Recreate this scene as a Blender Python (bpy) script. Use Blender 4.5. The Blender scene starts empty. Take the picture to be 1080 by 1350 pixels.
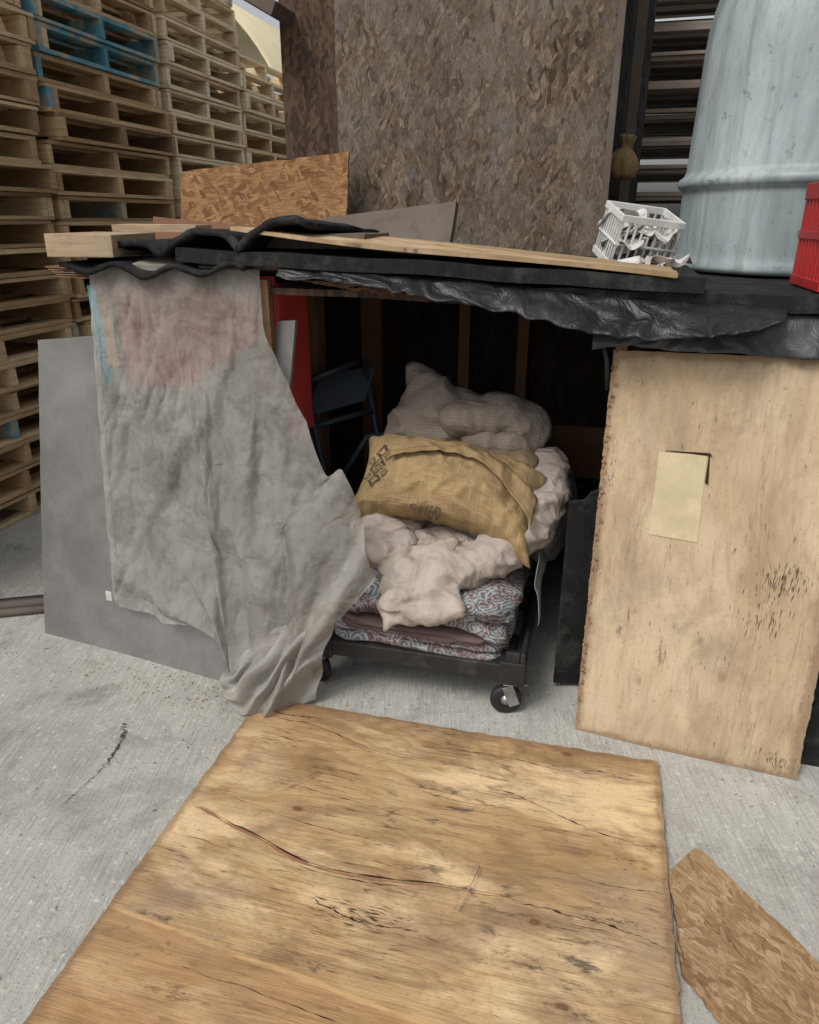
import bpy, math, random
from mathutils import Vector, Matrix, noise as mn
random.seed(7)
scene=bpy.context.scene
FR=Matrix.Translation((0,2.05,0))@Matrix.Rotation(math.radians(-14.5),4,'Z')
# ------------------------------------------------------------ materials
def node(nt,t,ins={},**props):
    n=nt.nodes.new(t)
    for k,v in props.items(): setattr(n,k,v)
    for k,v in ins.items():
        s=n.inputs[k]
        if isinstance(v,bpy.types.NodeSocket): nt.links.new(v,s)
        else: s.default_value=v
    return n
def C(r,g,b): return (r,g,b,1)
class MB:
    def __init__(s,name,rough=.8,spec=.3):
        s.m=bpy.data.materials.new(name); s.m.use_nodes=True
        s.nt=s.m.node_tree; s.b=s.nt.nodes['Principled BSDF']
        s.b.inputs['Roughness'].default_value=rough
        s.b.inputs['Specular IOR Level'].default_value=spec
        s.tc=s.nt.nodes.new('ShaderNodeTexCoord')
        s.obj=s.tc.outputs['Object']; s.uv=s.tc.outputs['UV']
    def map(s,v,scale=(1,1,1),rot=(0,0,0),loc=(0,0,0)):
        return node(s.nt,'ShaderNodeMapping',{'Vector':v,'Scale':scale,'Rotation':rot,'Location':loc}).outputs[0]
    def noise(s,v,scale=5,detail=5,rough=.55,dist=0,out='Fac'):
        return node(s.nt,'ShaderNodeTexNoise',{'Vector':v,'Scale':scale,'Detail':detail,'Roughness':rough,'Distortion':dist}).outputs[out]
    def vor(s,v,scale=5,feature='F1',out='Distance',rnd=1.):
        return node(s.nt,'ShaderNodeTexVoronoi',{'Vector':v,'Scale':scale,'Randomness':rnd},feature=feature,voronoi_dimensions='2D').outputs[out]
    def math(s,op,a,b=0.,c=0.,clamp=False):
        return node(s.nt,'ShaderNodeMath',{0:a,1:b,2:c},operation=op,use_clamp=clamp).outputs[0]
    def ramp(s,f,stops,interp='LINEAR'):
        n=node(s.nt,'ShaderNodeValToRGB',{'Fac':f}); cr=n.color_ramp; cr.interpolation=interp
        while len(cr.elements)<len(stops): cr.elements.new(.5)
        for e,(p,c) in zip(cr.elements,stops):
            e.position=p; e.color=c if not isinstance(c,(int,float)) else (c,c,c,1)
        return n.outputs[0]
    def mix(s,f,a,b,blend='MIX'):
        return node(s.nt,'ShaderNodeMixRGB',{'Fac':f,'Color1':a,'Color2':b},blend_type=blend).outputs[0]
    def sep(s,v): return node(s.nt,'ShaderNodeSeparateXYZ',{0:v}).outputs
    def comb(s,x,y,z=0.): return node(s.nt,'ShaderNodeCombineXYZ',{0:x,1:y,2:z}).outputs[0]
    def add(s,a,b): return node(s.nt,'ShaderNodeVectorMath',{0:a,1:b},operation='ADD').outputs[0]
    def warp(s,v,scale,amt):
        c=s.noise(v,scale,2,out='Color')
        c=node(s.nt,'ShaderNodeVectorMath',{0:c,1:(.5,.5,.5)},operation='SUBTRACT').outputs[0]
        c=node(s.nt,'ShaderNodeVectorMath',{0:c,3:amt},operation='SCALE').outputs[0]
        return s.add(v,c)
    def island(s): return node(s.nt,'ShaderNodeNewGeometry').outputs['Random Per Island']
    def bump(s,h,strength=.5,dist=.01,prev=None):
        ins={'Height':h,'Strength':strength,'Distance':dist}
        if prev is not None: ins['Normal']=prev
        return node(s.nt,'ShaderNodeBump',ins).outputs[0]
    def col(s,c,rough=None,normal=None):
        if isinstance(c,bpy.types.NodeSocket): s.nt.links.new(c,s.b.inputs['Base Color'])
        else: s.b.inputs['Base Color'].default_value=c
        if rough is not None: s.nt.links.new(rough,s.b.inputs['Roughness'])
        if normal is not None: s.nt.links.new(normal,s.b.inputs['Normal'])
        return s.m

def m_concrete():
    m=MB('concrete',.85)
    v=m.map(m.obj,rot=(0,0,math.radians(-12)))
    big=m.noise(v,1.3,6,.65)
    streak=m.noise(m.map(v,(70,4,1)),2,3,.6)
    fine=m.noise(v,150,2,.6)
    c=m.ramp(big,[(.3,C(.29,.28,.25)),(.5,C(.39,.38,.345)),(.7,C(.46,.45,.415))])
    c=m.mix(m.ramp(streak,[(.42,0),(.75,.55)]),c,C(.20,.195,.175))
    c=m.mix(m.ramp(fine,[(.52,0),(.75,.5)]),c,C(.14,.135,.12))
    c=m.mix(m.ramp(m.noise(m.map(v,loc=(2,9,0)),60,2,.6),[(.6,0),(.75,.6)]),c,C(.66,.65,.61))
    blot=m.noise(v,4,7,.75,.5)
    c=m.mix(m.ramp(blot,[(.52,0),(.68,.6)]),c,C(.18,.165,.145))
    drk=m.noise(m.map(v,loc=(11,3,0)),2.1,8,.72,.8)
    c=m.mix(m.ramp(drk,[(.58,0),(.66,.5)]),c,C(.14,.13,.115))
    h=m.math('ADD',m.math('MULTIPLY',streak,.6),m.math('MULTIPLY',fine,.5))
    return m.col(c,normal=m.bump(h,.6,.005))

def m_ply(name,light,mid,dark,ax=0,stain=.5,crackc=C(.05,.025,.015),seam=None,stainc=C(.13,.07,.035),edge=None,knots=1.,pale=1.25,fibs=.4,ringa=.5,blkt=.53,chk=.8):
    m=MB(name,.65,.3)
    uv=m.uv
    sw=lambda a,b:(a,b,1) if ax==0 else (b,a,1)
    g=m.map(uv,sw(1,4.2))
    gw=m.warp(g,1.0,1.5)
    flow=m.noise(gw,1.1,3,.5,.4)
    rings=m.math('FRACT',m.math('MULTIPLY',flow,14.))
    fib=m.noise(m.map(uv,sw(5,150)),1.5,3,.7)
    fib2=m.noise(m.map(m.warp(uv,2.5,.05),sw(2.0,34),loc=(3,3,0)),1.5,5,.7)
    big=m.noise(m.map(m.warp(uv,2.5,.25),sw(.75,1.7)),1.7,5,.6)
    c=m.ramp(big,[(.34,light),(.47,mid),(.54,mid),(.64,dark)])
    c=m.mix(m.ramp(rings,[(0,ringa),(.07,.05),(.5,.0),(1,ringa)]),c,dark)
    c=m.mix(m.ramp(fib2,[(.45,0),(.7,fibs+.1)]),c,tuple(x*.6 for x in mid[:3])+(1,))
    c=m.mix(m.ramp(fib,[(.48,0),(.8,fibs)]),c,tuple(x*.5 for x in dark[:3])+(1,))
    c=m.mix(m.ramp(m.noise(m.map(m.warp(uv,4,.08),sw(.8,2.4),loc=(3,1,0)),1.9,6,.66,.3),[(.49,0),(.60,.75)]),c,tuple(min(1,x*pale) for x in light[:3])+(1,))
    st=m.noise(m.map(uv,sw(1,2.2),loc=(9,4,0)),2.4,9,.72,.7)
    c=m.mix(m.ramp(st,[(.49,0),(.56,stain*.5),(.68,stain)]),c,stainc)
    gr=m.noise(m.map(uv,loc=(1,6,0)),2.2,8,.75,.4)
    c=m.mix(m.ramp(gr,[(.52,0),(.68,.45)]),c,C(.25,.21,.165))
    blk=m.noise(m.map(uv,sw(7,18),loc=(2,7,0)),1.5,6,.78,.3)
    msk=m.ramp(m.noise(m.map(uv,loc=(5,5,0)),3.1,2),[(blkt,0),(blkt+.07,1)])
    c=m.mix(m.math('MULTIPLY',m.ramp(blk,[(.54,0),(.62,.8)]),msk),c,C(.05,.04,.033))
    sp=m.noise(uv,95,2,.6)
    c=m.mix(m.ramp(sp,[(.6,0),(.72,.4)]),c,C(.16,.10,.06))
    kv=m.map(m.warp(uv,9,.03),sw(3.0,5.2))
    kd=m.vor(kv,1); kc=m.sep(m.vor(kv,1,out='Color'))[0]
    kk=m.math('MULTIPLY',m.math('GREATER_THAN',kc,.6),knots)
    kr=m.math('MULTIPLY_ADD',m.math('SINE',m.math('MULTIPLY',kd,150.)),.5,.5)
    c=m.mix(m.math('MULTIPLY',kk,m.ramp(kd,[(.03,.85),(.05,.15),(.2,0)])),c,C(.10,.045,.02))
    c=m.mix(m.math('MULTIPLY',kk,m.math('MULTIPLY',kr,m.ramp(kd,[(.04,.4),(.22,0)]))),c,C(.2,.10,.045))
    ck=m.noise(m.map(m.warp(uv,3,.05),sw(1.0,20),loc=(1,2,0)),1.5,4,.55)
    ck=m.math('ABSOLUTE',m.math('SUBTRACT',ck,.5))
    cm=m.ramp(m.noise(m.map(uv,loc=(8,1,0)),3,1),[(.44,0),(.55,1)])
    cks=m.math('MULTIPLY',m.ramp(ck,[(.0,1),(.010,0)]),cm)
    c=m.mix(m.math('MULTIPLY',cks,chk),c,crackc)
    if seam is not None:
        X=m.sep(uv)
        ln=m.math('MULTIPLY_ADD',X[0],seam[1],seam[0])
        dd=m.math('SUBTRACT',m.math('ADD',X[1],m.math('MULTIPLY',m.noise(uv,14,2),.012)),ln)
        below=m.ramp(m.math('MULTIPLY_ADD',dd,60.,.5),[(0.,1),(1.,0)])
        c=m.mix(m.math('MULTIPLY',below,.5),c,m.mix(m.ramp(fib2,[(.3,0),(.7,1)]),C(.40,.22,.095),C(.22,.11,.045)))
        line=m.ramp(m.math('ABSOLUTE',dd),[(0.,1),(.0035,.9),(.0055,0)])
        lm=m.ramp(m.noise(m.map(uv,loc=(4,4,0)),6,3,.7),[(.35,.15),(.6,.8)])
        c=m.mix(m.math('MULTIPLY',line,lm),c,C(.62,.40,.18))
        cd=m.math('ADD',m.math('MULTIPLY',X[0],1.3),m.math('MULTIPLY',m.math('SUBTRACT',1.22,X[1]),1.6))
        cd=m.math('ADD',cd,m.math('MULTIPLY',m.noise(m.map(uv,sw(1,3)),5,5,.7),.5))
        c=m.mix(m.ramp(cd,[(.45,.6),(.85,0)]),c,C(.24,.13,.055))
    if edge:
        X=m.sep(uv)
        wob=m.math('MULTIPLY',m.noise(uv,14,5,.75),.06)
        dm=m.math('MINIMUM',m.math('MINIMUM',X[0],m.math('SUBTRACT',edge[0],X[0])),m.math('MINIMUM',X[1],m.math('SUBTRACT',edge[1],X[1])))
        e=m.ramp(m.math('ADD',m.math('SUBTRACT',dm,wob),.02),[(0,.6),(.006,.25),(.02,0)])
        c=m.mix(e,c,C(.17,.10,.055))
    return m.col(c,normal=m.bump(m.math('ADD',fib,m.math('MULTIPLY',fib2,1.5)),.5,.003))

def m_osb(name,cols,ax=1,scale=45,dirt=.3,dirtc=C(.05,.04,.035),angs=(6,-20,38),grey=None,bs=.8):
    m=MB(name,.75,.25)
    v=m.warp(m.uv,26,.02)
    st=(1,.27,1) if ax==1 else (.27,1,1)
    cur=None
    for i,a in enumerate(angs):
        r=m.map(v,rot=(0,0,math.radians(a)),loc=(i*1.7,i*2.3,0))
        r=m.map(r,st)
        x=m.sep(m.vor(r,scale*(1+.22*i),out='Color'))[0]
        cur=x if cur is None else m.math('MAXIMUM',x,cur)
    r2=m.math('FRACT',m.math('MULTIPLY',cur,37.))
    c=m.ramp(r2,cols)
    fib=m.noise(m.map(v,(140,18,1) if ax==1 else (18,140,1)),2,3,.75)
    c=m.mix(m.ramp(fib,[(.40,0),(.68,.65)]),c,dirtc)
    big=m.noise(m.map(m.uv,(2,1,1)),1.8,6,.7)
    c=m.mix(m.ramp(big,[(.45,0),(.7,dirt)]),c,dirtc)
    if grey: c=m.mix(m.ramp(m.noise(m.map(m.uv,loc=(3,3,0)),3.2,7,.75),[(.42,0),(.62,.55)]),c,m.mix(r2,grey,tuple(x*.28 for x in grey[:3])+(1,)))
    h=m.math('ADD',fib,m.noise(m.map(v,(60,16,1) if ax==1 else (16,60,1)),1.,2,.5))
    return m.col(c,normal=m.bump(h,bs,.007))

def m_wood(name,cols,grey=.3,dark=.3):
    m=MB(name,.8,.2)
    r=m.island()
    c=m.ramp(r,cols)
    off=m.comb(m.math('MULTIPLY',r,31.),m.math('MULTIPLY',r,17.),r)
    v=m.add(m.obj,off)
    n=m.noise(m.map(v,(2,2,40)),3,4,.65)
    c=m.mix(m.ramp(n,[(.42,0),(.75,.5)]),c,C(.16,.085,.04))
    c=m.mix(m.ramp(m.noise(v,2.5,3),[(.42,0),(.7,grey)]),c,C(.25,.235,.21))
    c=m.mix(m.ramp(m.noise(v,9,4,.7),[(.52,0),(.7,dark)]),c,C(.06,.045,.035))
    return m.col(c)

def m_plain(name,c,rough=.6,spec=.3,var=.35,sc=8,metal=0.,bump=.2,dirt=None,dirtp=.5,dirta=.6,wr=None):
    m=MB(name,rough,spec)
    n=m.noise(m.obj,sc,5,.65,.3)
    d=tuple(x*(1-var) for x in c[:3])+(1,)
    col=m.mix(m.ramp(n,[(.35,0),(.7,1)]),c,d)
    if dirt: col=m.mix(m.ramp(m.noise(m.obj,sc*.4,7,.72),[(dirtp,0),(dirtp+.12,dirta)]),col,dirt)
    m.b.inputs['Metallic'].default_value=metal
    nb=m.bump(m.noise(m.obj,sc*14,3,.6),bump,.002)
    if wr: nb=m.bump(m.noise(m.warp(m.map(m.obj,(1,1,.5)),5,.12),18,4,.6,.8),wr,.012,nb)
    return m.col(col,normal=nb)

def m_fabric(name,c,c2,sc=3,weave=700,stripes=None,stain=None,trans=0.,transl=0.,hem=False,wr=.5,stp=.50):
    m=MB(name,.95,.1)
    n=m.noise(m.obj,sc,6,.62,.4)
    col=m.mix(m.ramp(n,[(.32,0),(.7,1)]),c,c2)
    if stain: col=m.mix(m.ramp(m.noise(m.map(m.obj,loc=(4,2,1)),sc*1.7,8,.75,.8),[(stp,0),(stp+.17,.7)]),col,stain)
    U=m.sep(m.uv)
    if stripes:
        s=m.math('SINE',m.math('MULTIPLY',U[stripes[0]],stripes[1]))
        col=m.mix(m.math('MULTIPLY',m.ramp(s,[(.3,0),(.9,1)]),stripes[2]),col,tuple(x*.55 for x in c[:3])+(1,))
    if hem:
        e=m.ramp(U[0],[(.0,.9),(.055,.5),(.06,0)])
        col=m.mix(m.math('MULTIPLY',e,.45),col,C(.55,.52,.47))
        ln=m.ramp(m.math('ABSOLUTE',m.math('SUBTRACT',U[0],.062)),[(0,1),(.004,0)])
        col=m.mix(m.math('MULTIPLY',ln,.4),col,C(.12,.11,.1))
        e2=m.ramp(U[1],[(.0,0),(.952,0),(.958,1)],'LINEAR')
        col=m.mix(m.math('MULTIPLY',e2,.7),col,C(.58,.51,.38))
    nb=m.bump(m.noise(m.warp(m.obj,6,.10),13,6,.62,.6),wr,.014)
    nb=m.bump(m.noise(m.map(m.uv,(weave*.5,weave*.5,1)),1.,1),.3,.0015,nb)
    m.col(col,normal=nb)
    if trans or transl:
        nt=m.nt; out=[x for x in nt.nodes if x.type=='OUTPUT_MATERIAL'][0]
        tl=node(nt,'ShaderNodeBsdfTranslucent',{'Color':col}); tp=node(nt,'ShaderNodeBsdfTransparent')
        a=node(nt,'ShaderNodeMixShader',{0:transl,1:m.b.outputs[0],2:tl.outputs[0]})
        b=node(nt,'ShaderNodeMixShader',{0:trans,1:a.outputs[0],2:tp.outputs[0]})
        nt.links.new(b.outputs[0],out.inputs[0])
    return m.m

def m_paisley():
    m=MB('paisley_cotton',.9,.1)
    v=m.warp(m.uv,7,.09)
    d=m.vor(v,13.)
    rings=m.math('SINE',m.math('MULTIPLY',d,34.))
    d2=m.vor(m.map(v,loc=(.3,.7,0)),46.)
    swirl=m.noise(v,20,2,.5,2.4)
    c=m.ramp(m.noise(v,9,2,.5,1.2),[(.40,C(.12,.085,.085)),(.46,C(.22,.28,.30)),(.60,C(.26,.32,.34)),(.64,C(.14,.095,.095))],'CONSTANT')
    c=m.mix(m.ramp(rings,[(.80,0),(.86,.5)]),c,C(.36,.375,.365))
    c=m.mix(m.ramp(rings,[(.0,.8),(.16,.8),(.22,0)]),c,C(.12,.075,.075))
    c=m.mix(m.ramp(m.math('ABSOLUTE',m.math('SUBTRACT',swirl,.5)),[(0,.8),(.010,.8),(.016,0)]),c,C(.40,.40,.38))
    c=m.mix(m.ramp(d2,[(.0,.6),(.13,.6),(.16,0)]),c,C(.34,.38,.38))
    return m.col(c,normal=m.bump(m.noise(m.obj,26,4),.6,.006))

def m_burlap(prints=True):
    m=MB('burlap',.95,.1)
    U=m.sep(m.uv)
    n=m.noise(m.obj,7,6,.7,.3)
    col=m.mix(m.ramp(n,[(.3,0),(.7,1)]),C(.36,.25,.125),C(.20,.135,.066))
    th=m.noise(m.map(m.uv,(12,260,1)),1,2,.6); th2=m.noise(m.map(m.uv,(260,12,1)),1,2,.6)
    col=m.mix(m.ramp(th,[(.5,0),(.7,.5)]),col,C(.13,.085,.045))
    col=m.mix(m.ramp(th2,[(.5,0),(.7,.4)]),col,C(.43,.34,.21))
    if prints:
        def diamond(cx,cy,r,w):
            a=m.math('ABSOLUTE',m.math('SUBTRACT',U[0],cx)); b=m.math('ABSOLUTE',m.math('SUBTRACT',U[1],cy))
            s=m.math('ADD',a,m.math('MULTIPLY',b,.8))
            return m.ramp(m.math('ABSOLUTE',m.math('SUBTRACT',s,r)),[(0,1),(w,1),(w+.001,0)])
        tot=diamond(-.225,.0,.022,.004)
        for q in [(-.225,.0,.009,.0035),(-.222,.052,.017,.004),(-.222,-.05,.017,.004),(-.197,.027,.010,.0035),(-.25,.027,.010,.0035),(-.197,-.027,.010,.0035),(-.25,-.027,.01,.0035)]:
            tot=m.math('MAXIMUM',tot,diamond(*q))
        tot=m.math('MULTIPLY',tot,m.ramp(m.noise(m.uv,120,2),[(.35,.3),(.5,.9)]))
        col=m.mix(tot,col,C(.03,.025,.02))
    return m.col(col,normal=m.bump(m.math('ADD',th,th2),.7,.003))

CON=m_concrete()
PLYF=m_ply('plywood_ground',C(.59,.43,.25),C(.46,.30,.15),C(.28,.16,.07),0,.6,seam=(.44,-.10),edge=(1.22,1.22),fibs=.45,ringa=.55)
PLYR=m_ply('plywood_pale',C(.52,.41,.275),C(.46,.345,.215),C(.36,.26,.155),1,.5,stainc=C(.22,.155,.10),edge=(.6,1.13),knots=.4,pale=1.08,fibs=.16,ringa=.42,blkt=.61,chk=.35)
PLYT=m_ply('plywood_thin',C(.46,.34,.2),C(.36,.25,.14),C(.25,.16,.08),0,.3)
OSBW=m_osb('osb_weathered',[(0,C(.045,.03,.02)),(.22,C(.12,.08,.05)),(.45,C(.20,.135,.085)),(.62,C(.36,.27,.185)),(.75,C(.15,.10,.06)),(.9,C(.28,.20,.135)),(1,C(.07,.045,.03))],1,62,.5,grey=C(.36,.325,.285),bs=1.2)
OSBD=m_osb('osb_dark',[(0,C(.03,.018,.012)),(.5,C(.09,.05,.03)),(.8,C(.15,.088,.053)),(1,C(.06,.035,.02))],1,62,.5)
OSBI=m_osb('osb_interior_shade',[(0,C(.012,.008,.006)),(.5,C(.035,.02,.012)),(1,C(.055,.032,.02))],1,46,.5,C(.01,.008,.007))  # near-black OSB copy, interior shade painted into its colours
OSBO=m_osb('osb_orange',[(0,C(.16,.07,.027)),(.35,C(.30,.15,.058)),(.65,C(.42,.24,.105)),(1,C(.22,.105,.04))],0,60,.3,C(.12,.06,.03),(10,-30,60))
OSBL=m_osb('osb_offcut',[(0,C(.26,.145,.065)),(.35,C(.38,.235,.115)),(.65,C(.50,.35,.195)),(1,C(.31,.18,.08))],0,75,.35,C(.15,.09,.05),(0,-30,45))
WOODP=m_wood('pallet_wood',[(0,C(.40,.25,.12)),(.3,C(.64,.46,.25)),(.6,C(.76,.60,.37)),(.85,C(.52,.35,.18)),(1,C(.3,.2,.12))],.15,.2)
WOODB=m_wood('pallet_wood_bright',[(0,C(.60,.44,.25)),(.4,C(.80,.66,.43)),(.8,C(.84,.73,.52)),(1,C(.5,.35,.2))],.12,.1)
WOODG=m_wood('pallet_wood_grey',[(0,C(.12,.10,.08)),(.5,C(.24,.20,.165)),(1,C(.32,.27,.22))],.5,.3)
BLUEP=m_plain('blue_paint',C(.11,.33,.42),.7,.3,.4,9,dirt=C(.5,.38,.24),dirtp=.46,dirta=.8)
ORNG=m_wood('orange_wood',[(0,C(.30,.16,.07)),(1,C(.40,.25,.12))],.2,.3)
STUD=m_wood('stud_wood',[(0,C(.15,.08,.04)),(1,C(.21,.115,.06))],.1,.5)
LUMB=m_wood('lumber',[(0,C(.36,.26,.16)),(1,C(.50,.39,.26))],.5,.4)
DKW=m_wood('dark_lumber',[(0,C(.08,.068,.06)),(1,C(.14,.12,.1))],.3,.5)
BRW=m_wood('brown_lumber',[(0,C(.14,.06,.035)),(1,C(.2,.10,.055))],.1,.5)
FOAM=m_plain('black_foam',C(.02,.02,.021),.9,.15,.4,25,bump=1.,dirt=C(.06,.057,.05))
PLST=m_plain('black_plastic',C(.013,.0135,.015),.42,.35,.3,6,bump=.1,dirt=C(.03,.03,.03),wr=.8)
CARTM=m_plain('black_cart_plastic',C(.02,.02,.021),.5,.4,.3,20,bump=.3,dirt=C(.06,.057,.05))
RUB=m_plain('rubber',C(.018,.018,.018),.6,.4,.3,20)
STEEL=m_plain('zinc_steel',C(.45,.45,.45),.4,.5,.4,20,metal=.8)
GREYP=m_plain('grey_board',C(.20,.195,.187),.8,.25,.3,4.5,bump=.5,dirt=C(.11,.105,.10),dirtp=.45,dirta=.55)
REDB=m_plain('red_paint',C(.42,.04,.035),.6,.35,.4,6,dirt=C(.2,.03,.03))
REDC=m_plain('red_plastic',C(.42,.02,.02),.45,.35,.3,6,dirt=C(.2,.03,.03))
WHTP=m_plain('white_plastic',C(.62,.62,.60),.5,.4,.15,12,dirt=C(.4,.39,.36))
PAPER=m_plain('paper',C(.55,.54,.51),.9,.1,.3,20)
BLUEM=m_plain('dark_metal',C(.035,.048,.062),.5,.4,.3,10,metal=.2)
GSHT=m_plain('grey_sheet',C(.06,.063,.066),.45,.35,.4,5,bump=.2,dirt=C(.03,.03,.03),wr=.8)
CREAM=m_plain('cream_canopy',C(.7,.62,.42),.7,.3,.15,2)
CLOTH=m_fabric('grey_cloth',C(.45,.43,.395),C(.32,.305,.28),3.5,900,stain=C(.19,.175,.15),trans=.36,transl=.2,hem=True,wr=1.,stp=.47)
CLOTH2=m_fabric('grey_cloth_gathered',C(.45,.43,.395),C(.32,.305,.28),3.5,900,stain=C(.2,.185,.16),trans=.18,transl=.2,wr=.8)
SHEETM=m_fabric('grey_sheet_cloth',C(.27,.26,.25),C(.2,.195,.19),4,900)
DUV=m_fabric('duvet_cloth',C(.43,.37,.325),C(.34,.29,.255),5,500,stain=C(.24,.195,.165),wr=1.)
PIL=m_fabric('pillow_cloth',C(.31,.265,.225),C(.23,.19,.16),5,500,stripes=(1,620.,.45),wr=.9)
BRN=m_fabric('brown_blanket',C(.15,.105,.10),C(.10,.072,.07),6,500)
TANC=m_fabric('tan_cloth',C(.27,.2,.13),C(.17,.12,.08),9,500)
PAIS=m_paisley(); BURL=m_burlap(); BURL2=m_burlap(False)
def m_tank():
    m=MB('painted_steel_tank',.45,.4)
    n=m.noise(m.map(m.obj,(1,1,.35)),4,6,.65,.4)
    c=m.ramp(n,[(.3,C(.16,.20,.20)),(.5,C(.26,.31,.32)),(.62,C(.34,.39,.395)),(.75,C(.21,.26,.245))])
    st=m.noise(m.map(m.obj,(14,14,.9)),1.6,5,.6)
    c=m.mix(m.ramp(st,[(.50,0),(.70,.6)]),c,C(.12,.16,.14))
    sc=m.noise(m.warp(m.obj,5,.1),26,5,.7)
    c=m.mix(m.ramp(sc,[(.60,0),(.67,.6)]),c,C(.1,.1,.09))
    return m.col(c,normal=m.bump(n,.4,.03))
TANK=m_tank()
MARK=m_plain('crack_dark',C(.045,.024,.015),.9,.1,.4,30)
SCUF=m_plain('scuff_dark',C(.10,.068,.045),.9,.1,.5,60)
CORE=m_plain('veneer_core',C(.34,.17,.09),.8,.2,.4,30)
STAIN=m_plain('ground_stain',C(.06,.06,.057),.8,.2,.4,30)
PATCH=m_plain('plastic_wood_patch',C(.58,.49,.31),.75,.2,.2,12,dirt=C(.42,.35,.22))
# ------------------------------------------------------------ geometry helpers
def empty(name):
    e=bpy.data.objects.new(name,None); scene.collection.objects.link(e); e.matrix_world=FR; return e
def mk(name,vs,fs,mat,parent=None,smooth=False,uvs=None,mats=None,mi=None):
    me=bpy.data.meshes.new(name); me.from_pydata([tuple(v) for v in vs],[],fs); me.update()
    for m_ in (mats or [mat]): me.materials.append(m_)
    if mi: 
        for p_,i in zip(me.polygons,mi): p_.material_index=i
    if uvs is not None:
        l=me.uv_layers.new(name='UVMap')
        for lp in me.loops: l.data[lp.index].uv=uvs[lp.vertex_index]
    for p_ in me.polygons: p_.use_smooth=smooth
    o=bpy.data.objects.new(name,me); scene.collection.objects.link(o)
    if parent is None: o.matrix_world=FR
    else: o.parent=parent
    return o
def solid(o,t,off=0,bev=0):
    md=o.modifiers.new('s','SOLIDIFY'); md.thickness=t; md.offset=off
def sheet(name,fn,nu,nv,mat,parent=None,thick=0,smooth=True,uvscale=(1,1),off=0,uvoff=(0,0)):
    vs=[];uvs=[]
    for j in range(nv+1):
        for i in range(nu+1):
            u=i/nu;v=j/nv
            vs.append(fn(u,v)); uvs.append((u*uvscale[0]+uvoff[0],v*uvscale[1]+uvoff[1]))
    fs=[(j*(nu+1)+i,j*(nu+1)+i+1,(j+1)*(nu+1)+i+1,(j+1)*(nu+1)+i) for j in range(nv) for i in range(nu)]
    o=mk(name,vs,fs,mat,parent,smooth,uvs)
    if thick: solid(o,thick,off)
    return o
def panel(name,c00,c10,c11,c01,thick,mat,parent=None,nu=24,nv=24,jag=.002,warp=.0,seed=0,uvoff=(0,0),off=-1):
    c00,c10,c11,c01=map(Vector,(c00,c10,c11,c01))
    W=(c10-c00).length;Hh=(c01-c00).length
    n=(c10-c00).cross(c01-c00).normalized()
    def fn(u,v):
        p=c00.lerp(c10,u).lerp(c01.lerp(c11,u),v)
        if u in(0,1): p=p+(c10-c00).normalized()*jag*(mn.noise(Vector((v*60,seed,u*5)))*1.4+mn.noise(Vector((v*13,seed,u*5))))
        if v in(0,1): p=p+(c01-c00).normalized()*jag*(mn.noise(Vector((u*60,seed+9,v*5)))*1.4+mn.noise(Vector((u*13,seed+9,v*5))))
        if warp: p=p+n*warp*mn.noise(Vector((u*1.6+seed,v*1.6,seed)))
        return p
    return sheet(name,fn,nu,nv,mat,parent,thick,False,(W,Hh),off,uvoff)
class BX:
    def __init__(s): s.v=[];s.f=[];s.mi=[]
    def box(s,c,sz,M=None,mi=0,jit=0):
        b=len(s.v)
        for x in(-.5,.5):
            for y in(-.5,.5):
                for z in(-.5,.5):
                    p=Vector((x*sz[0],y*sz[1],z*sz[2]))
                    if jit: p+=Vector([random.uniform(-jit,jit) for _ in range(3)])
                    p=p+Vector(c)
                    if M is not None: p=M@p
                    s.v.append(p)
        for q in((0,1,3,2),(4,6,7,5),(0,4,5,1),(2,3,7,6),(0,2,6,4),(1,5,7,3)):
            s.f.append(tuple(b+i for i in q)); s.mi.append(mi)
    def obj(s,name,mats,parent=None,bev=0):
        o=mk(name,s.v,s.f,None,parent,mats=mats,mi=s.mi)
        if bev:
            m_=o.modifiers.new('b','BEVEL'); m_.width=bev; m_.segments=2
        return o
def tube(name,pts,r,mat,parent=None,seg=10):
    pts=[Vector(p) for p in pts]; vs=[];fs=[]
    for i,p in enumerate(pts):
        t=(pts[min(i+1,len(pts)-1)]-pts[max(i-1,0)]).normalized()
        a=t.cross(Vector((0,0,1)) if abs(t.z)<.9 else Vector((1,0,0))).normalized(); b=t.cross(a)
        for k in range(seg):
            q=2*math.pi*k/seg; vs.append(p+a*math.cos(q)*r+b*math.sin(q)*r)
    for i in range(len(pts)-1):
        for k in range(seg): fs.append((i*seg+k,i*seg+(k+1)%seg,(i+1)*seg+(k+1)%seg,(i+1)*seg+k))
    fs.append(tuple(range(seg))[::-1]); fs.append(tuple((len(pts)-1)*seg+k for k in range(seg)))
    return mk(name,vs,fs,mat,parent,True)
def lathe(name,prof,c,mat,parent=None,seg=64,M=None,dent=0,pleat=0):
    vs=[];fs=[];n=len(prof)
    for k in range(seg):
        q=2*math.pi*k/seg
        for r,h in prof:
            if dent: r=r+dent*mn.noise(Vector((math.cos(q)*2.2,math.sin(q)*2.2,h*3)))*min(1,r*5)
            if pleat: r=r*(1+pleat*math.sin(q*9+h*20)+pleat*mn.noise(Vector((math.cos(q)*3,math.sin(q)*3,h*18))))
            p=Vector((r*math.cos(q),r*math.sin(q),h))
            if M is not None: p=M@p
            vs.append(p+Vector(c))
    for k in range(seg):
        for i in range(n-1):
            a=k*n+i;b=((k+1)%seg)*n+i
            fs.append((a,b,b+1,a+1))
    return mk(name,vs,fs,mat,parent,True,[(v.x+v.y,v.z) for v in vs])
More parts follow.
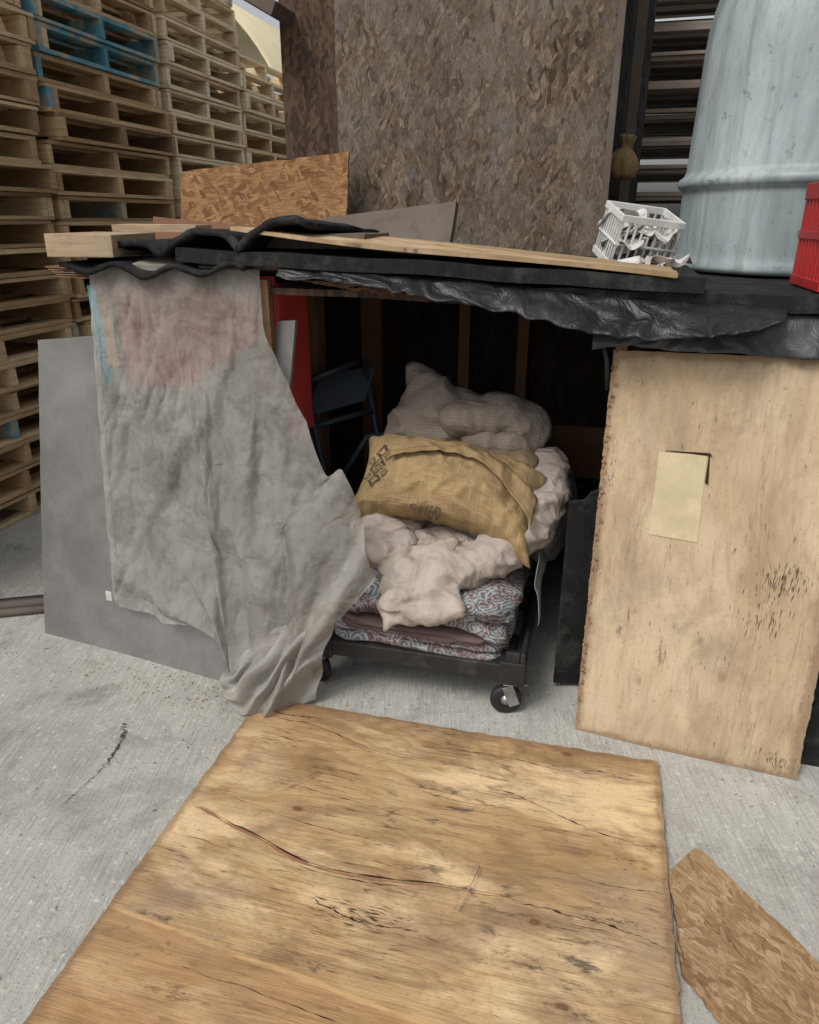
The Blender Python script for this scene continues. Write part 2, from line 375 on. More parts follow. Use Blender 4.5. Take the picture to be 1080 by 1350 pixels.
def interp(keys,t):
    for i in range(len(keys)-1):
        if t<=keys[i+1][0] or i==len(keys)-2:
            t0,t1=keys[i][0],keys[i+1][0]; x=min(1,max(0,(t-t0)/(t1-t0)))
            a=Vector(keys[max(i-1,0)][1]);b=Vector(keys[i][1]);c=Vector(keys[i+1][1]);d=Vector(keys[min(i+2,len(keys)-1)][1])
            return .5*((2*b)+(-a+c)*x+(2*a-5*b+4*c-d)*x*x+(-a+3*b-3*c+d)*x**3)
def remeshed(name,parts,voxel,disp,mat,parent=None,smooth_it=6,uvf=None):
    vs=[];fs=[]
    for kind,*a in parts:
        if kind=='e':
            c,r,R=a; base=len(vs); nu,nv=24,14
            M=R if R is not None else Matrix.Identity(3)
            for j in range(nv+1):
                th=math.pi*j/nv
                for i in range(nu):
                    ph=2*math.pi*i/nu
                    vs.append(M@Vector((r[0]*math.sin(th)*math.cos(ph),r[1]*math.sin(th)*math.sin(ph),r[2]*math.cos(th)))+Vector(c))
            for j in range(nv):
                for i in range(nu):
                    fs.append((base+j*nu+i,base+(j+1)*nu+i,base+(j+1)*nu+(i+1)%nu,base+j*nu+(i+1)%nu))
        elif kind=='m':
            base=len(vs); vs+=a[0]; fs+=[tuple(base+k for k in f) for f in a[1]]
    o=mk(name+'_tmp',vs,fs,mat)
    md=o.modifiers.new('r','REMESH'); md.mode='VOXEL'; md.voxel_size=voxel
    if smooth_it:
        sm=o.modifiers.new('sm','SMOOTH'); sm.iterations=smooth_it; sm.factor=.5
    dg=bpy.context.evaluated_depsgraph_get(); ev=o.evaluated_get(dg); me=ev.to_mesh()
    V=[v.co.copy() for v in me.vertices]; Nn=[v.normal.copy() for v in me.vertices]; F=[tuple(p.vertices) for p in me.polygons]
    ev.to_mesh_clear(); bpy.data.objects.remove(o)
    V=[v+n*disp(v,n) for v,n in zip(V,Nn)]
    uvs=[uvf(v) for v in V] if uvf else [(v.x,v.z*.8+v.y*.6) for v in V]
    return mk(name,V,F,mat,parent,True,uvs)
def crease(p,f,amp,seed=0,stretch=(1,1,1)):
    q=Vector((p.x*stretch[0],p.y*stretch[1],p.z*stretch[2]))*f+Vector((seed,seed*2,seed*3))
    q=q+mn.noise_vector(q*.6)*.8
    return amp*(1-2*abs(mn.noise(q)))
def pillow_mesh(c,ax,ay,W,Hh,T,n=22,pw=.45):
    ax=Vector(ax).normalized(); ay=Vector(ay).normalized(); az=ax.cross(ay).normalized(); c=Vector(c)
    vs=[];fs=[];uv=[]
    for side in(1,-1):
        for j in range(n+1):
            for i in range(n+1):
                u=-1+2*i/n; v=-1+2*j/n
                x=u*W*(1-.10*math.cos(v*math.pi/2)); y=v*Hh*(1-.16*math.cos(u*math.pi/2))
                z=side*T*(max(0,(1-u*u)*(1-v*v)))**pw
                vs.append(c+ax*x+ay*y+az*z); uv.append((x,y))
    m_=(n+1)**2
    for s in(0,1):
        for j in range(n):
            for i in range(n):
                q=[j*(n+1)+i,j*(n+1)+i+1,(j+1)*(n+1)+i+1,(j+1)*(n+1)+i]
                if s: q=q[::-1]
                fs.append(tuple(s*m_+k for k in q))
    return vs,fs,uv
def rdg(x,sh=.35):
    x=x%1.
    y=x/sh if x<sh else (1-x)/(1-sh)
    return y*y*(3-2*y)
# ------------------------------------------------------------ ground
sheet('concrete_ground',lambda u,v:Vector(((u-.5)*160,(v-.3)*160,0)),8,8,CON,None,0,False)
# ------------------------------------------------------------ plywood sheet on ground
pg=empty('plywood_sheet')
def zfb(u,v): return .014+.004*(1+mn.noise(Vector((u*3,v*3,2))))+ .010*max(0,(u-.6))*v
def fb(u,v):
    s=-.43+1.22*u+ ((.005*mn.noise(Vector((v*25,1,u*3)))+.003*mn.noise(Vector((v*80,1,u*3)))) if u in(0,1) else 0)
    d=-.245-1.22*(1-v)+((.005*mn.noise(Vector((u*30,5,v*3)))+.003*mn.noise(Vector((u*90,5,v*3)))) if v in(0,1) else 0)
    return Vector((s,d,zfb(u,v)))
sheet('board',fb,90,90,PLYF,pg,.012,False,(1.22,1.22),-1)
def sliver(pts,w,dz,name,mat,par,lift=0,seed=0,ground=False,jit=1.1):
    n=len(pts); P=[(i/(n-1),(p[0],p[1],0)) for i,p in enumerate(pts)]
    N=110; vs=[];fs=[]
    for i in range(N+1):
        t=i/N; p=interp(P,t); q=interp(P,min(1,t+.01)); r=interp(P,max(0,t-.01))
        tg=(q-r); tg=tg.normalized(); nn=Vector((-tg.y,tg.x,0))
        ww=w*math.sin(math.pi*min(1,max(.0,t)))**.6*(.15+1.5*abs(mn.noise(Vector((t*(14 if jit>1 else 7),seed,0)))))
        jj=w*jit*mn.noise(Vector((t*30,seed+3,1)))+.005*mn.noise(Vector((t*9,50,1)))
        a=p+nn*(ww+jj); b=p+nn*(jj-ww*.6)
        zz=lambda q_: dz if ground else zfb((q_.x+.43)/1.22,(q_.y+1.465)/1.22)+dz
        vs+= [Vector((a.x,a.y,zz(a)+lift*math.sin(math.pi*t))),Vector((b.x,b.y,zz(b)))]
    for i in range(N): fs.append((2*i,2*i+1,2*i+3,2*i+2))
    return mk(name,vs,fs,mat,par,uvs=[(v.x+.43,v.y+1.465) for v in vs])
crA=[(-.40,-.72),(-.25,-.76),(-.05,-.815),(.1,-.82),(.244,-.804),(.42,-.79)]
sliver(crA,.011,.0014,'crack_core',CORE,pg,0,1,jit=.15)
sliver([(a,b+.006) for a,b in crA],.0045,.0022,'crack_dark_strip',MARK,pg,0,2,jit=.2)  # dark brown strip alongside the crack core
sliver([(a,b-.011) for a,b in crA[1:5]],.0016,.0018,'crack_line',MARK,pg,0,6,jit=.3)
for i,(pts,w) in enumerate([([(.42,-.79),(.55,-.80),(.66,-.805),(.778,-.829)],.0035),([(.30,-.45),(.437,-.478),(.6,-.54),(.76,-.572)],.0026),
   ([(-.38,-.33),(-.2,-.34),(0,-.40),(.2,-.41)],.0025),([(-.42,-.30),(-.3,-.31),(-.2,-.30)],.004),([(.1,-.35),(.35,-.33),(.6,-.36)],.002),
   ([(-.3,-.58),(0,-.60),(.3,-.64)],.0018),([(.5,-.68),(.65,-.70),(.78,-.69)],.002),([(-.2,-1.12),(.1,-1.14),(.5,-1.19)],.0022),([(-.35,-.66),(-.1,-.70),(.1,-.71)],.0018),([(.05,-.50),(.25,-.53),(.4,-.52)],.0016),([(.0,-.90),(.12,-.93),(.26,-.92)],.004)]):
    sliver(pts,w,.0015,'crack_%d'%i,MARK,pg,0,i*3+5)
random.seed(31)
vs=[];fs=[]
def scuffs(cx,cy,n,rx,ry,ln,w):
    for i in range(n):
        a,b=cx+random.gauss(0,rx),cy+random.gauss(0,ry)
        if not(-.41<a<.77 and -1.44<b<-.26): continue
        z=zfb((a+.43)/1.22,(b+1.465)/1.22)+.0013
        L_=random.uniform(.3,1)*ln; k=len(vs); ww=random.uniform(.3,1)*w; sl=random.uniform(-.25,.1)
        vs.extend([Vector((a-L_,b-sl*L_,z)),Vector((a,b-ww,z)),Vector((a+L_,b+sl*L_,z)),Vector((a,b+ww,z))]); fs.append((k,k+1,k+2,k+3))
scuffs(.13,-.92,70,.06,.018,.022,.0014); scuffs(-.28,-.42,30,.05,.02,.02,.001)
scuffs(.62,-.33,30,.06,.01,.02,.0012); scuffs(.69,-.62,14,.03,.02,.01,.0014); scuffs(.2,-.7,90,.4,.3,.012,.0008)
mk('scuff_marks',vs,fs,SCUF,pg)
tube('twig_1',[(-.2,-.62,.03),(-.15,-.57,.034),(-.12,-.53,.03)],.0012,LUMB,pg,5)
tube('twig_2',[(.33,-.86,.03),(.35,-.79,.036),(.36,-.73,.03)],.0014,LUMB,pg,5)
# ------------------------------------------------------------ OSB offcuts at right
def polyboard(name,pts,z,th,mat,uvrot=0.):
    n=len(pts); P=[]
    for i in range(n):
        a=Vector(pts[i]).to_3d(); b=Vector(pts[(i+1)%n]).to_3d(); m_=max(1,int((b-a).length/.012))
        for k in range(m_):
            q=a.lerp(b,k/m_); w_=.003*mn.noise(q*70)+.004*mn.noise(q*25); P.append((q.x+w_,q.y+w_))
    n=len(P)
    vs=[Vector((a,b,z)) for a,b in P]+[Vector((a,b,z+th)) for a,b in P]
    fs=[tuple(range(n))[::-1],tuple(range(n,2*n))]+[(i,(i+1)%n,n+(i+1)%n,n+i) for i in range(n)]
    cr,sr=math.cos(uvrot),math.sin(uvrot)
    return mk(name,vs,fs,mat,None,False,[(v.x*cr-v.y*sr,v.x*sr+v.y*cr+v.z) for v in vs])
polyboard('osb_offcut',[(.80,-.87),(.845,-.925),(1.25,-1.41),(1.46,-1.23),(.875,-.535),(.86,-.53),(.79,-.625),(.80,-.75)],.003,.012,OSBL,.87)
polyboard('osb_offcut',[(.805,-.85),(.85,-.915),(1.2,-1.30),(1.25,-1.25),(.91,-.80),(.86,-.76),(.80,-.78)],.017,.011,OSBL,.6)
# ------------------------------------------------------------ leaning right board
rb=empty('plywood_board')
A=Vector((.555,-.134,.0));B=Vector((1.16,-.206,.0));Cc=Vector((1.165,-.07,1.135));Dd=Vector((.555,-.005,1.125))
panel('board',A,B,Cc,Dd,.014,PLYR,rb,60,110,.0025,.008,3)
nb_=(B-A).cross(Dd-A).normalized()
def rbp(u,v,o=.004):
    return A.lerp(B,u).lerp(Dd.lerp(Cc,u),v)+nb_*(o+.008*mn.noise(Vector((u*1.6+3,v*1.6,3))))
def patchq(u0,v0,u1,v1,name,mat,o=.0012):
    P=[rbp(u0,v0,o),rbp(u1+.01,v0-.005,o),rbp(u1,v1,o),rbp(u0,v1-.003,o)]
    Q=[p-nb_*.006 for p in P]
    mk(name,P+Q,[(0,1,2,3),(0,4,5,1),(1,5,6,2),(2,6,7,3),(3,7,4,0)],mat,rb)
patchq(.235,.57,.43,.775,'patch',PATCH,.0022)
patchq(.436,.71,.440,.78,'patch_gap_1',MARK,.0025); patchq(.26,.777,.440,.7795,'patch_gap_2',MARK,.0025)
random.seed(3)
vs=[];fs=[];v2=[];f2=[]
for i in range(240):
    v=random.uniform(.02,.98); w=random.uniform(.004,.026)*random.random()**.6; h=random.uniform(.002,.010)
    V_,F_=(vs,fs) if random.random()<.7 else (v2,f2)
    b=len(V_); u0=random.uniform(-.003,.016)
    V_+=[rbp(u0,v,.0018),rbp(u0+w,v+h*.2,.002),rbp(u0+w*.8,v+h*.8,.002),rbp(u0,v+h,.0018)]
    F_.append((b,b+1,b+2,b+3))
mk('torn_edge',vs,fs,ORNG,rb); mk('torn_edge_dark',v2,f2,BRW,rb)
vs=[];fs=[]
for (cu,cv,n,ru,rv,L_) in ((.80,.50,90,.045,.02,.018),(.75,.40,36,.05,.02,.02),(.05,.70,14,.01,.03,.01),(.90,.04,30,.04,.01,.015),(.03,.46,24,.012,.012,.008),(.5,.5,60,.3,.3,.012)):
    for i in range(n):
        u=min(.98,max(.0,random.gauss(cu,ru)));v=min(.97,max(.02,random.gauss(cv,rv))); l=random.uniform(.3,1)*L_; w=random.uniform(.0006,.002); sl=random.uniform(-.6,.3); k=len(vs)
        vs+=[rbp(u-w*.9,v,.002),rbp(u+l*sl*.6,v-l,.002),rbp(u+w*.9,v,.002),rbp(u-l*sl*.4,v+l*.6,.002)]; fs.append((k,k+1,k+2,k+3))
mk('scuff_marks',vs,fs,SCUF,rb)
# ------------------------------------------------------------ left grey panel
gp_=empty('grey_panel')
panel('board',(-1.40,-.07,0),(-.45,-.20,0),(-.35,.02,1.17),(-1.38,.15,1.055),.012,GREYP,gp_,60,60,.0025,.01,8)
# ------------------------------------------------------------ shelter structure
sh=empty('makeshift_shelter')
def zr(s): return 1.285-.03*(s+1)
sheet('roof_deck',lambda u,v:Vector((-1.0+2.45*u,.0+1.04*v,zr(-1+2.45*u)+.008*mn.noise(Vector((u*6,v*3,0)))-.01)),40,12,OSBD,sh,.018,False,(2.45,1.04))
for k in range(5):
    s0=-.34+.03*k
    sheet('frayed_layer_%d'%k,lambda u,v,k=k,s0=s0:Vector((s0+(.36-.05*k)*u,-.012+.003*k+.25*v+.014*mn.noise(Vector((u*28,k,v))),1.287-.0045*k-.022*u+.004*mn.noise(Vector((u*9,k*3,0))))),50,3,[BRW,DKW,STUD][k%3],sh,.003,False,(.5,.25))
panel('side_blocker_left',(-1.0,.10,0),(-1.0,1.0,0),(-1.0,1.0,1.25),(-1.0,.10,1.25),.012,OSBI,sh,2,2)  # unseen wall added to keep daylight out of the interior
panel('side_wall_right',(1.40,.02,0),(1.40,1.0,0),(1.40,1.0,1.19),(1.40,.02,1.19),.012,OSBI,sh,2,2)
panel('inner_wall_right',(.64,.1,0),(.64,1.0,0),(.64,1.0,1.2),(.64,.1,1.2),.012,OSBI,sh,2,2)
panel('dark_back_liner',(-.99,1.02,0),(1.39,1.02,0),(1.39,1.02,1.2),(-.99,1.02,1.22),.008,OSBI,sh,2,2)  # added liner; its near-black colour paints the shade at the back
bx=BX()
for s,w in((-.95,.045),(-.42,.09),(-.02,.045),(.22,.045),(.60,.045)): bx.box((s,.99,.6),(w,.035,1.19))
bx.box((.575,.02,.575),(.03,.05,1.15)); bx.box((-.50,.55,.6),(.04,.09,1.2)); bx.box((.45,.955,.55),(.35,.02,.22))
bx.obj('studs',[STUD],sh,.002)
bx=BX(); bx.box((-1.06,.10,1.0),(.05,.05,.5)); bx.obj('blue_corner_post',[BLUEP],sh,.003)
bx=BX(); bx.box((-1.0,.055,1.15),(.045,.04,.3)); bx.obj('wood_post',[LUMB],sh,.003)
panel('red_board',(-.95,.03,.95),(-.41,.03,.95),(-.41,.02,1.29),(-.95,.02,1.29),.012,REDB,sh,4,4)
panel('red_return',(-.405,.03,.80),(-.385,.20,.80),(-.385,.20,1.27),(-.405,.03,1.27),.02,REDB,sh,4,4)
bx=BX(); bx.box((-.432,.0,1.12),(.035,.03,.33)); bx.obj('corner_batten',[STUD],sh,.003)
for k in range(5):
    sheet('ply_end_%d'%k,lambda u,v,k=k:Vector((-1.20+.012*k+(.42)*u+.01*mn.noise(Vector((v*9,k,0))),.04+.35*v+.02*mn.noise(Vector((u*14,k,2))),1.305-.007*k-.01*u)),16,6,[BRW,STUD,DKW][k%3],sh,.004,False)
def curl(u,v):
    s=-.93+.66*u; w=abs(math.sin(math.pi*(u*2.6+.2)))**.6
    return Vector((s+.02*v,-.05-.03*u+.03*w+.6*v+.01*mn.noise(Vector((u*20,v*3,4))),1.333+.085*w*(.45+.55*u)*(1-.5*v)+.035*u+.008*mn.noise(Vector((u*12,v*4,1)))))
sheet('rubber_mat_curled',curl,80,14,FOAM,sh,.018,True)
def low_mat(u,v):
    return Vector((-1.06+.60*u,-.065+.6*v+.012*mn.noise(Vector((u*14,v,2))),1.320+.006*math.sin(u*9)+.004*u-.03*(1-v)**6*rdg(u*3.2,.5)))
sheet('rubber_mat_low',low_mat,60,20,FOAM,sh,.014,True)
def foamA(u,v):
    s=-.67+1.42*u
    return Vector((s,-.060+.014*mn.noise(Vector((u*9,0,3)))+.006*mn.noise(Vector((u*40,0,3)))+.85*v,1.352-.058*u+.010*mn.noise(Vector((u*5,v*3,7)))))
sheet('foam_slab_left',foamA,110,16,FOAM,sh,.036,False)
def foamB(u,v):
    s=.10+1.35*u
    return Vector((s,-.04+.014*mn.noise(Vector((u*14,0,9)))+.006*mn.noise(Vector((u*50,0,9)))+1.02*v,1.258-.004*u+.006*mn.noise(Vector((u*6,v*3,4)))))
sheet('foam_slab_right',foamB,110,16,FOAM,sh,.042,False)
panel('top_plywood',(-.50,-.045,1.425),(.685,-.065,1.318),(.70,.40,1.313),(-.48,.36,1.415),.010,PLYT,sh,60,20,.005,.012,5)
bx=BX(); bx.box((-.3,.2,1.385),(.3,.25,.04)); bx.obj('shim_block',[DKW],sh)
low=[(0,(-.36,1.300,0)),(.14,(-.10,1.282,0)),(.27,(.05,1.262,0)),(.45,(.28,1.228,0)),(.63,(.52,1.184,0)),(.76,(.68,1.178,0)),(.88,(.80,1.197,0)),(1,(.92,1.228,0))]
up=[(0,(-.36,1.328,0)),(.3,(.1,1.302,0)),(.6,(.5,1.268,0)),(1,(.95,1.245,0))]
def drape(u,v):
    a=interp(low,u);b=interp(up,u); p=a.lerp(b,v)
    n1=mn.noise(Vector((u*8,v*1.5,8)))
    d=-.035-(1-v)*(.04+.07*u)+(.010*math.sin(u*19+2*v)-.016*rdg(u*13+1.5*n1+v*.8,.4))*(1-v)
    return Vector((p.x,d,p.y+.005*mn.noise(Vector((u*18,v*2,4)))-.006*rdg(u*17+n1,.3)*(1-v)))
sheet('plastic_drape',drape,200,16,PLST,sh,.002,True)
def drape2(u,v):
    n1=mn.noise(Vector((u*7,v*1.5,18)))
    return Vector((.50+.95*u,-.02-.06*(1-v)*(1-.3*u)+(.010*math.sin(u*17+v*3)-.014*rdg(u*12+1.5*n1,.4))*(1-v),1.135+.010*math.sin(u*7)+.02*mn.noise(Vector((u*6,v,3)))*(1-v)+v*.10))
sheet('grey_plastic_drape',drape2,140,12,GSHT,sh,.002,True)
tube('hanging_strap',[(.52,-.01,1.17),(.54,-.02,1.10),(.55,0,1.02)],.007,RUB,sh,6)
P=[(.475,.02),(.475,.67),(.52,.675),(.535,.70),(.555,.705),(.565,.84),(.62,.845),(.62,.02)]
vs=[Vector((a,.04+.25*(a-.475)+.02*(1-b),b)) for a,b in P]+[Vector((a,.055+.25*(a-.475)+.02*(1-b),b)) for a,b in P]
n=len(P); fs=[tuple(range(n)),tuple(range(n,2*n))[::-1]]+[(i,n+i,n+(i+1)%n,(i+1)%n) for i in range(n)]
o=mk('black_notched_panel',vs,fs,FOAM,None); b_=o.modifiers.new('b','BEVEL'); b_.width=.004; b_.segments=2
panel('black_foam_panel',(1.02,-.12,0),(1.6,-.14,0),(1.6,.0,1.05),(1.02,.02,1.05),.03,FOAM,None,6,6,.003)
# ------------------------------------------------------------ timber pieces on roof
bx=BX(); M=Matrix.Translation((-1.0,.08,1.372))@Matrix.Rotation(.15,4,'Z'); bx.box((0,0,0),(.20,.30,.065),M,0,.004); bx.obj('timber_offcut',[LUMB],None,.003)
bx=BX(); M=Matrix.Translation((-.93,.30,1.418))@Matrix.Rotation(-.05,4,'Z'); bx.box((0,0,0),(.32,.10,.02),M,0,.003); bx.obj('timber_batten',[LUMB])
panel('weathered_plank',(-.58,.80,1.30),(-.045,.74,1.34),(-.03,.79,1.505),(-.58,.86,1.45),.03,DKW,None,20,4,.004)
panel('brown_plank',(-1.18,.62,1.37),(-.50,.58,1.335),(-.50,.61,1.40),(-1.19,.66,1.455),.03,BRW,None,14,3,.004)
panel('osb_scrap_board',(-1.18,.82,1.36),(-.49,.88,1.36),(-.49,.96,1.685),(-1.19,.90,1.625),.014,OSBO,None,60,30,.007,.01,4)
# ------------------------------------------------------------ OSB shed behind
sd=empty('osb_shed')
panel('front_wall',(-.565,1.05,0),(.475,1.05,0),(.475,1.05,2.75),(-.565,1.05,2.75),.012,OSBW,sd,20,60,.003,.0,1)
panel('front_wall_left',(-.80,1.075,0),(-.55,1.075,0),(-.55,1.075,2.6),(-.80,1.075,2.6),.012,OSBD,sd,8,8,.002,0,2,(3,1))
panel('side_right',(.47,1.08,0),(.47,2.3,0),(.47,2.3,2.7),(.47,1.08,2.7),.012,OSBD,sd,4,4)
panel('side_left',(-.79,2.3,0),(-.79,1.09,0),(-.79,1.09,2.6),(-.79,2.3,2.6),.012,OSBD,sd,4,4)
panel('back_wall',(.47,2.3,0),(-.79,2.3,0),(-.79,2.3,2.6),(.47,2.3,2.6),.012,OSBD,sd,4,4)
bx=BX(); bx.box((.487,1.045,1.3),(.025,.03,2.6)); bx.box((-.16,1.6,2.80),(1.6,1.5,.05)); bx.obj('trim_and_roof',[DKW],sd,.003)
bx=BX(); M=Matrix.Translation((-.92,1.15,2.25))@Matrix.Rotation(math.radians(28),4,'Y'); bx.box((0,0,0),(.40,.5,.05),M); bx.obj('eave',[DKW],sd,.003)
# ------------------------------------------------------------ pallet stacks
def stack(name,s_face,d0,d1,n,mat,Dp=1.0,seed=0,blue=(),z0=0,mats=None,along='d',extra=.35):
    random.seed(seed); bx=BX(); z=z0; W=d1-d0
    for k in range(n):
        js=random.uniform(-.035,.035); jd=random.uniform(-.03,.03); ry=random.uniform(-.02,.02)
        if along=='d': M=Matrix.Translation((s_face-Dp/2+jd,(d0+d1)/2+js,z))@Matrix.Rotation(math.pi/2+ry,4,'Z')
        else: M=Matrix.Translation(((d0+d1)/2+js,s_face+Dp/2+jd,z))@Matrix.Rotation(ry,4,'Z')
        mi=1 if k in blue else 0
        for (nn,zz) in ((4,.009),(6,.118)):
            for i in range(nn):
                y=-Dp/2+.05+(Dp-.10)*i/(nn-1)
                m2=mi if random.random()<.7 or i in(0,nn-1) else 0
                if random.random()<.05 and 0<i: continue
                bx.box((random.uniform(-.008,.008),y+random.uniform(-.006,.006),zz+random.uniform(-.001,.001)),(W,.09+random.uniform(-.01,.01),.018),M,m2,.003)
        for x in(-W/2+.02,-.0,W/2-.02):
            bx.box((x+random.uniform(-.012,.012),0,.0635),(.038,Dp-.004,.09),M,(mi or (1 if random.random()<.08 else 0)) if blue else 0,.002)
        if random.random()<extra: bx.box((-W/2+.06,0,.0635),(.038,Dp-.01,.088),M,0,.002)
        if random.random()<extra: bx.box((W/2-.065,0,.0635),(.038,Dp-.01,.088),M,0,.002)
        z+=.128+random.uniform(0,.006)
    return bx.obj(name,mats or [mat,BLUEP])
stack('pallet_stack',-2.30,.38,1.50,20,WOODP,seed=1,blue=(30,))
stack('pallet_stack',-2.30,1.58,2.68,22,WOODP,seed=2,blue=(18,17))
stack('pallet_stack',-2.30,2.74,3.78,23,WOODB,seed=3)
stack('pallet_stack',-2.32,3.84,4.88,20,WOODB,seed=4)
stack('pallet_stack',-2.28,4.95,6.0,19,WOODB,seed=8)
stack('pallet_stack',-2.30,-.80,.30,19,WOODP,seed=5)
stack('pallet_stack',-3.42,1.0,2.1,22,WOODP,seed=6)
stack('pallet_stack',2.5,.53,1.75,25,WOODG,seed=7,mats=[WOODG,WOODG],along='s')
stack('pallet_stack',1.40,.60,1.80,11,BRW,seed=9,mats=[WOODG,BRW],along='s')
stack('pallet_stack',2.6,1.85,3.05,24,WOODG,seed=10,mats=[WOODG,WOODG],along='s')
bx=BX(); bx.box((.57,2.2,1.6),(.05,.06,3.2)); bx.obj('wood_post',[DKW],None,.003)
panel('dark_gap_filler',(.30,2.42,0),(.64,2.42,0),(.64,2.42,3.6),(.30,2.42,3.6),.01,PLST,None,6,20,.004,.03,2)  # dark sheet added to black out the bright gap beside the shed
lathe('burlap_bag',[(0,0),(.045,.002),(.062,.02),(.066,.05),(.056,.085),(.034,.112),(.018,.125),(.026,.142),(.036,.165),(.030,.17),(0,.168)],(.535,1.48,1.60),BURL2,None,64,Matrix.Rotation(.12,3,'Y'),0,.07)
cn=empty('canopy_tent')
sheet('roof',lambda u,v:Vector((-5.3+2.4*math.cos(math.pi*u),6.2+6*v,2.1+2.0*math.sin(math.pi*u))),40,4,CREAM,cn,.03,True)
bx=BX(); bx.box((-2.92,9.2,1.05),(.05,6,2.1)); bx.box((-7.68,9.2,1.05),(.05,6,2.1)); bx.obj('walls',[CREAM],cn)
# ------------------------------------------------------------ tank
R=.42
prof=[(0,.0),(R*.96,.0),(R*1.0,.006),(R*1.012,.02),(R*.99,.035),(R*.985,.06),(R*.985,.235),(R*.99,.25),(R*1.02,.258),(R*1.035,.272),(R*1.02,.286),(R*.99,.295),(R*.975,.31),(R*.97,.50),(R*.965,.66),(R*.945,.73),(R*.90,.80),(R*.80,.84),(R*.70,.85),(0,.852)]
lathe('steel_drum',prof,(1.165,.86,1.283),TANK,None,128,dent=.012)
# ------------------------------------------------------------ red milk crate
rc=empty('milk_crate'); bx=BX()
cs=(1.165,.14); w=.30;h=.25;z0=1.281
for zz,hh in((z0+.012,.024),(z0+h-.02,.04),(z0+h*.5,.02)):
    for sx in(-1,1): bx.box((cs[0]+sx*w/2,cs[1],zz),(.012,w,hh)); 
    for sy in(-1,1): bx.box((cs[0],cs[1]+sy*(w/2-.007),zz),(w-.014,.012,hh))
for i in range(9):
    a=-w/2+.005+(w-.01)*i/8
    for sx in(-1,1): bx.box((cs[0]+sx*(w/2-.001),cs[1]+a*.96,z0+h/2),(.008,.016,h-.02)); bx.box((cs[0]+a*.96,cs[1]+sx*(w/2-.009),z0+h/2),(.016,.008,h-.02))
bx.box((cs[0],cs[1],z0+.006),(w-.03,w-.03,.008)); bx.obj('lattice',[REDC],rc,.002)
# ------------------------------------------------------------ white bin with papers
wb=empty('plastic_bin')
Mb=Matrix.Translation((.60,.52,1.385))@Matrix.Rotation(.35,4,'Z')@Matrix.Rotation(.28,4,'X')@Matrix.Rotation(.12,4,'Y')
bx=BX(); w=.20;dp=.16;h=.15
bx.box((0,0,-h/2),(w*.86,dp*.86,.006),Mb)
for i in range(9):
    a=-.5+i/8
    for sy in(-1,1):
        bx.box((a*w*.93,sy*dp*.47,0),(.007,.005,h),Mb); bx.box((sy*w*.47,a*dp*.93,0),(.005,.007,h),Mb)
for zz,hh in((h/2,.02),(0,.006),(-h/2+.012,.02)):
    for sy in(-1,1):
        bx.box((0,sy*dp*.48,zz),(w,.008,hh),Mb); bx.box((sy*w*.48,0,zz),(.008,dp*.93,hh),Mb)
bx.obj('basket',[WHTP],wb,.001)
random.seed(12)
for k in range(13):
    cx,cy,cz=random.uniform(-.06,.06),random.uniform(-.06,.04),random.uniform(-.04,.06)
    c0=Mb@Vector((cx,cy,cz))
    if k>9: c0=Vector((.54+.05*(k-9),.36,1.325))
    sd_=k*3.1
    sheet('crumpled_paper_%d'%k,lambda u,v:c0+Vector(((u-.5)*.10,(v-.5)*.08,0))+Vector(mn.noise_vector(Vector((u*2.5+sd_,v*2.5,sd_))))*.045,12,12,PAPER,wb,.001,False)
# ------------------------------------------------------------ hanging cloth
top=[(0,(-.99,1.312,0)),(.25,(-.86,1.322,0)),(.6,(-.66,1.318,0)),(1,(-.43,1.312,0))]
bot=[(0,(-1.055,.205,0)),(.22,(-.86,.20,0)),(.45,(-.62,.195,0)),(.53,(-.555,.10,0)),(.60,(-.52,.012,0)),(.70,(-.41,.008,0)),(.78,(-.335,.05,0)),(.88,(-.265,.20,0)),(1,(-.055,.46,0))]
lef=[(0,(-.99,1.312,0)),(.25,(-1.0,1.03,0)),(.6,(-1.03,.62,0)),(1,(-1.055,.205,0))]
rig=[(0,(-.43,1.312,0)),(.14,(-.42,1.15,0)),(.30,(-.35,1.00,0)),(.48,(-.28,.88,0)),(.62,(-.215,.76,0)),(.70,(-.16,.775,0)),(.84,(-.105,.64,0)),(1,(-.055,.46,0))]
def dpan(s,z):
    s=min(s,-.33); b=-.07-.137*(s+1.4); t=.15-.126*(s+1.38); return b+(t-b)*z/1.08
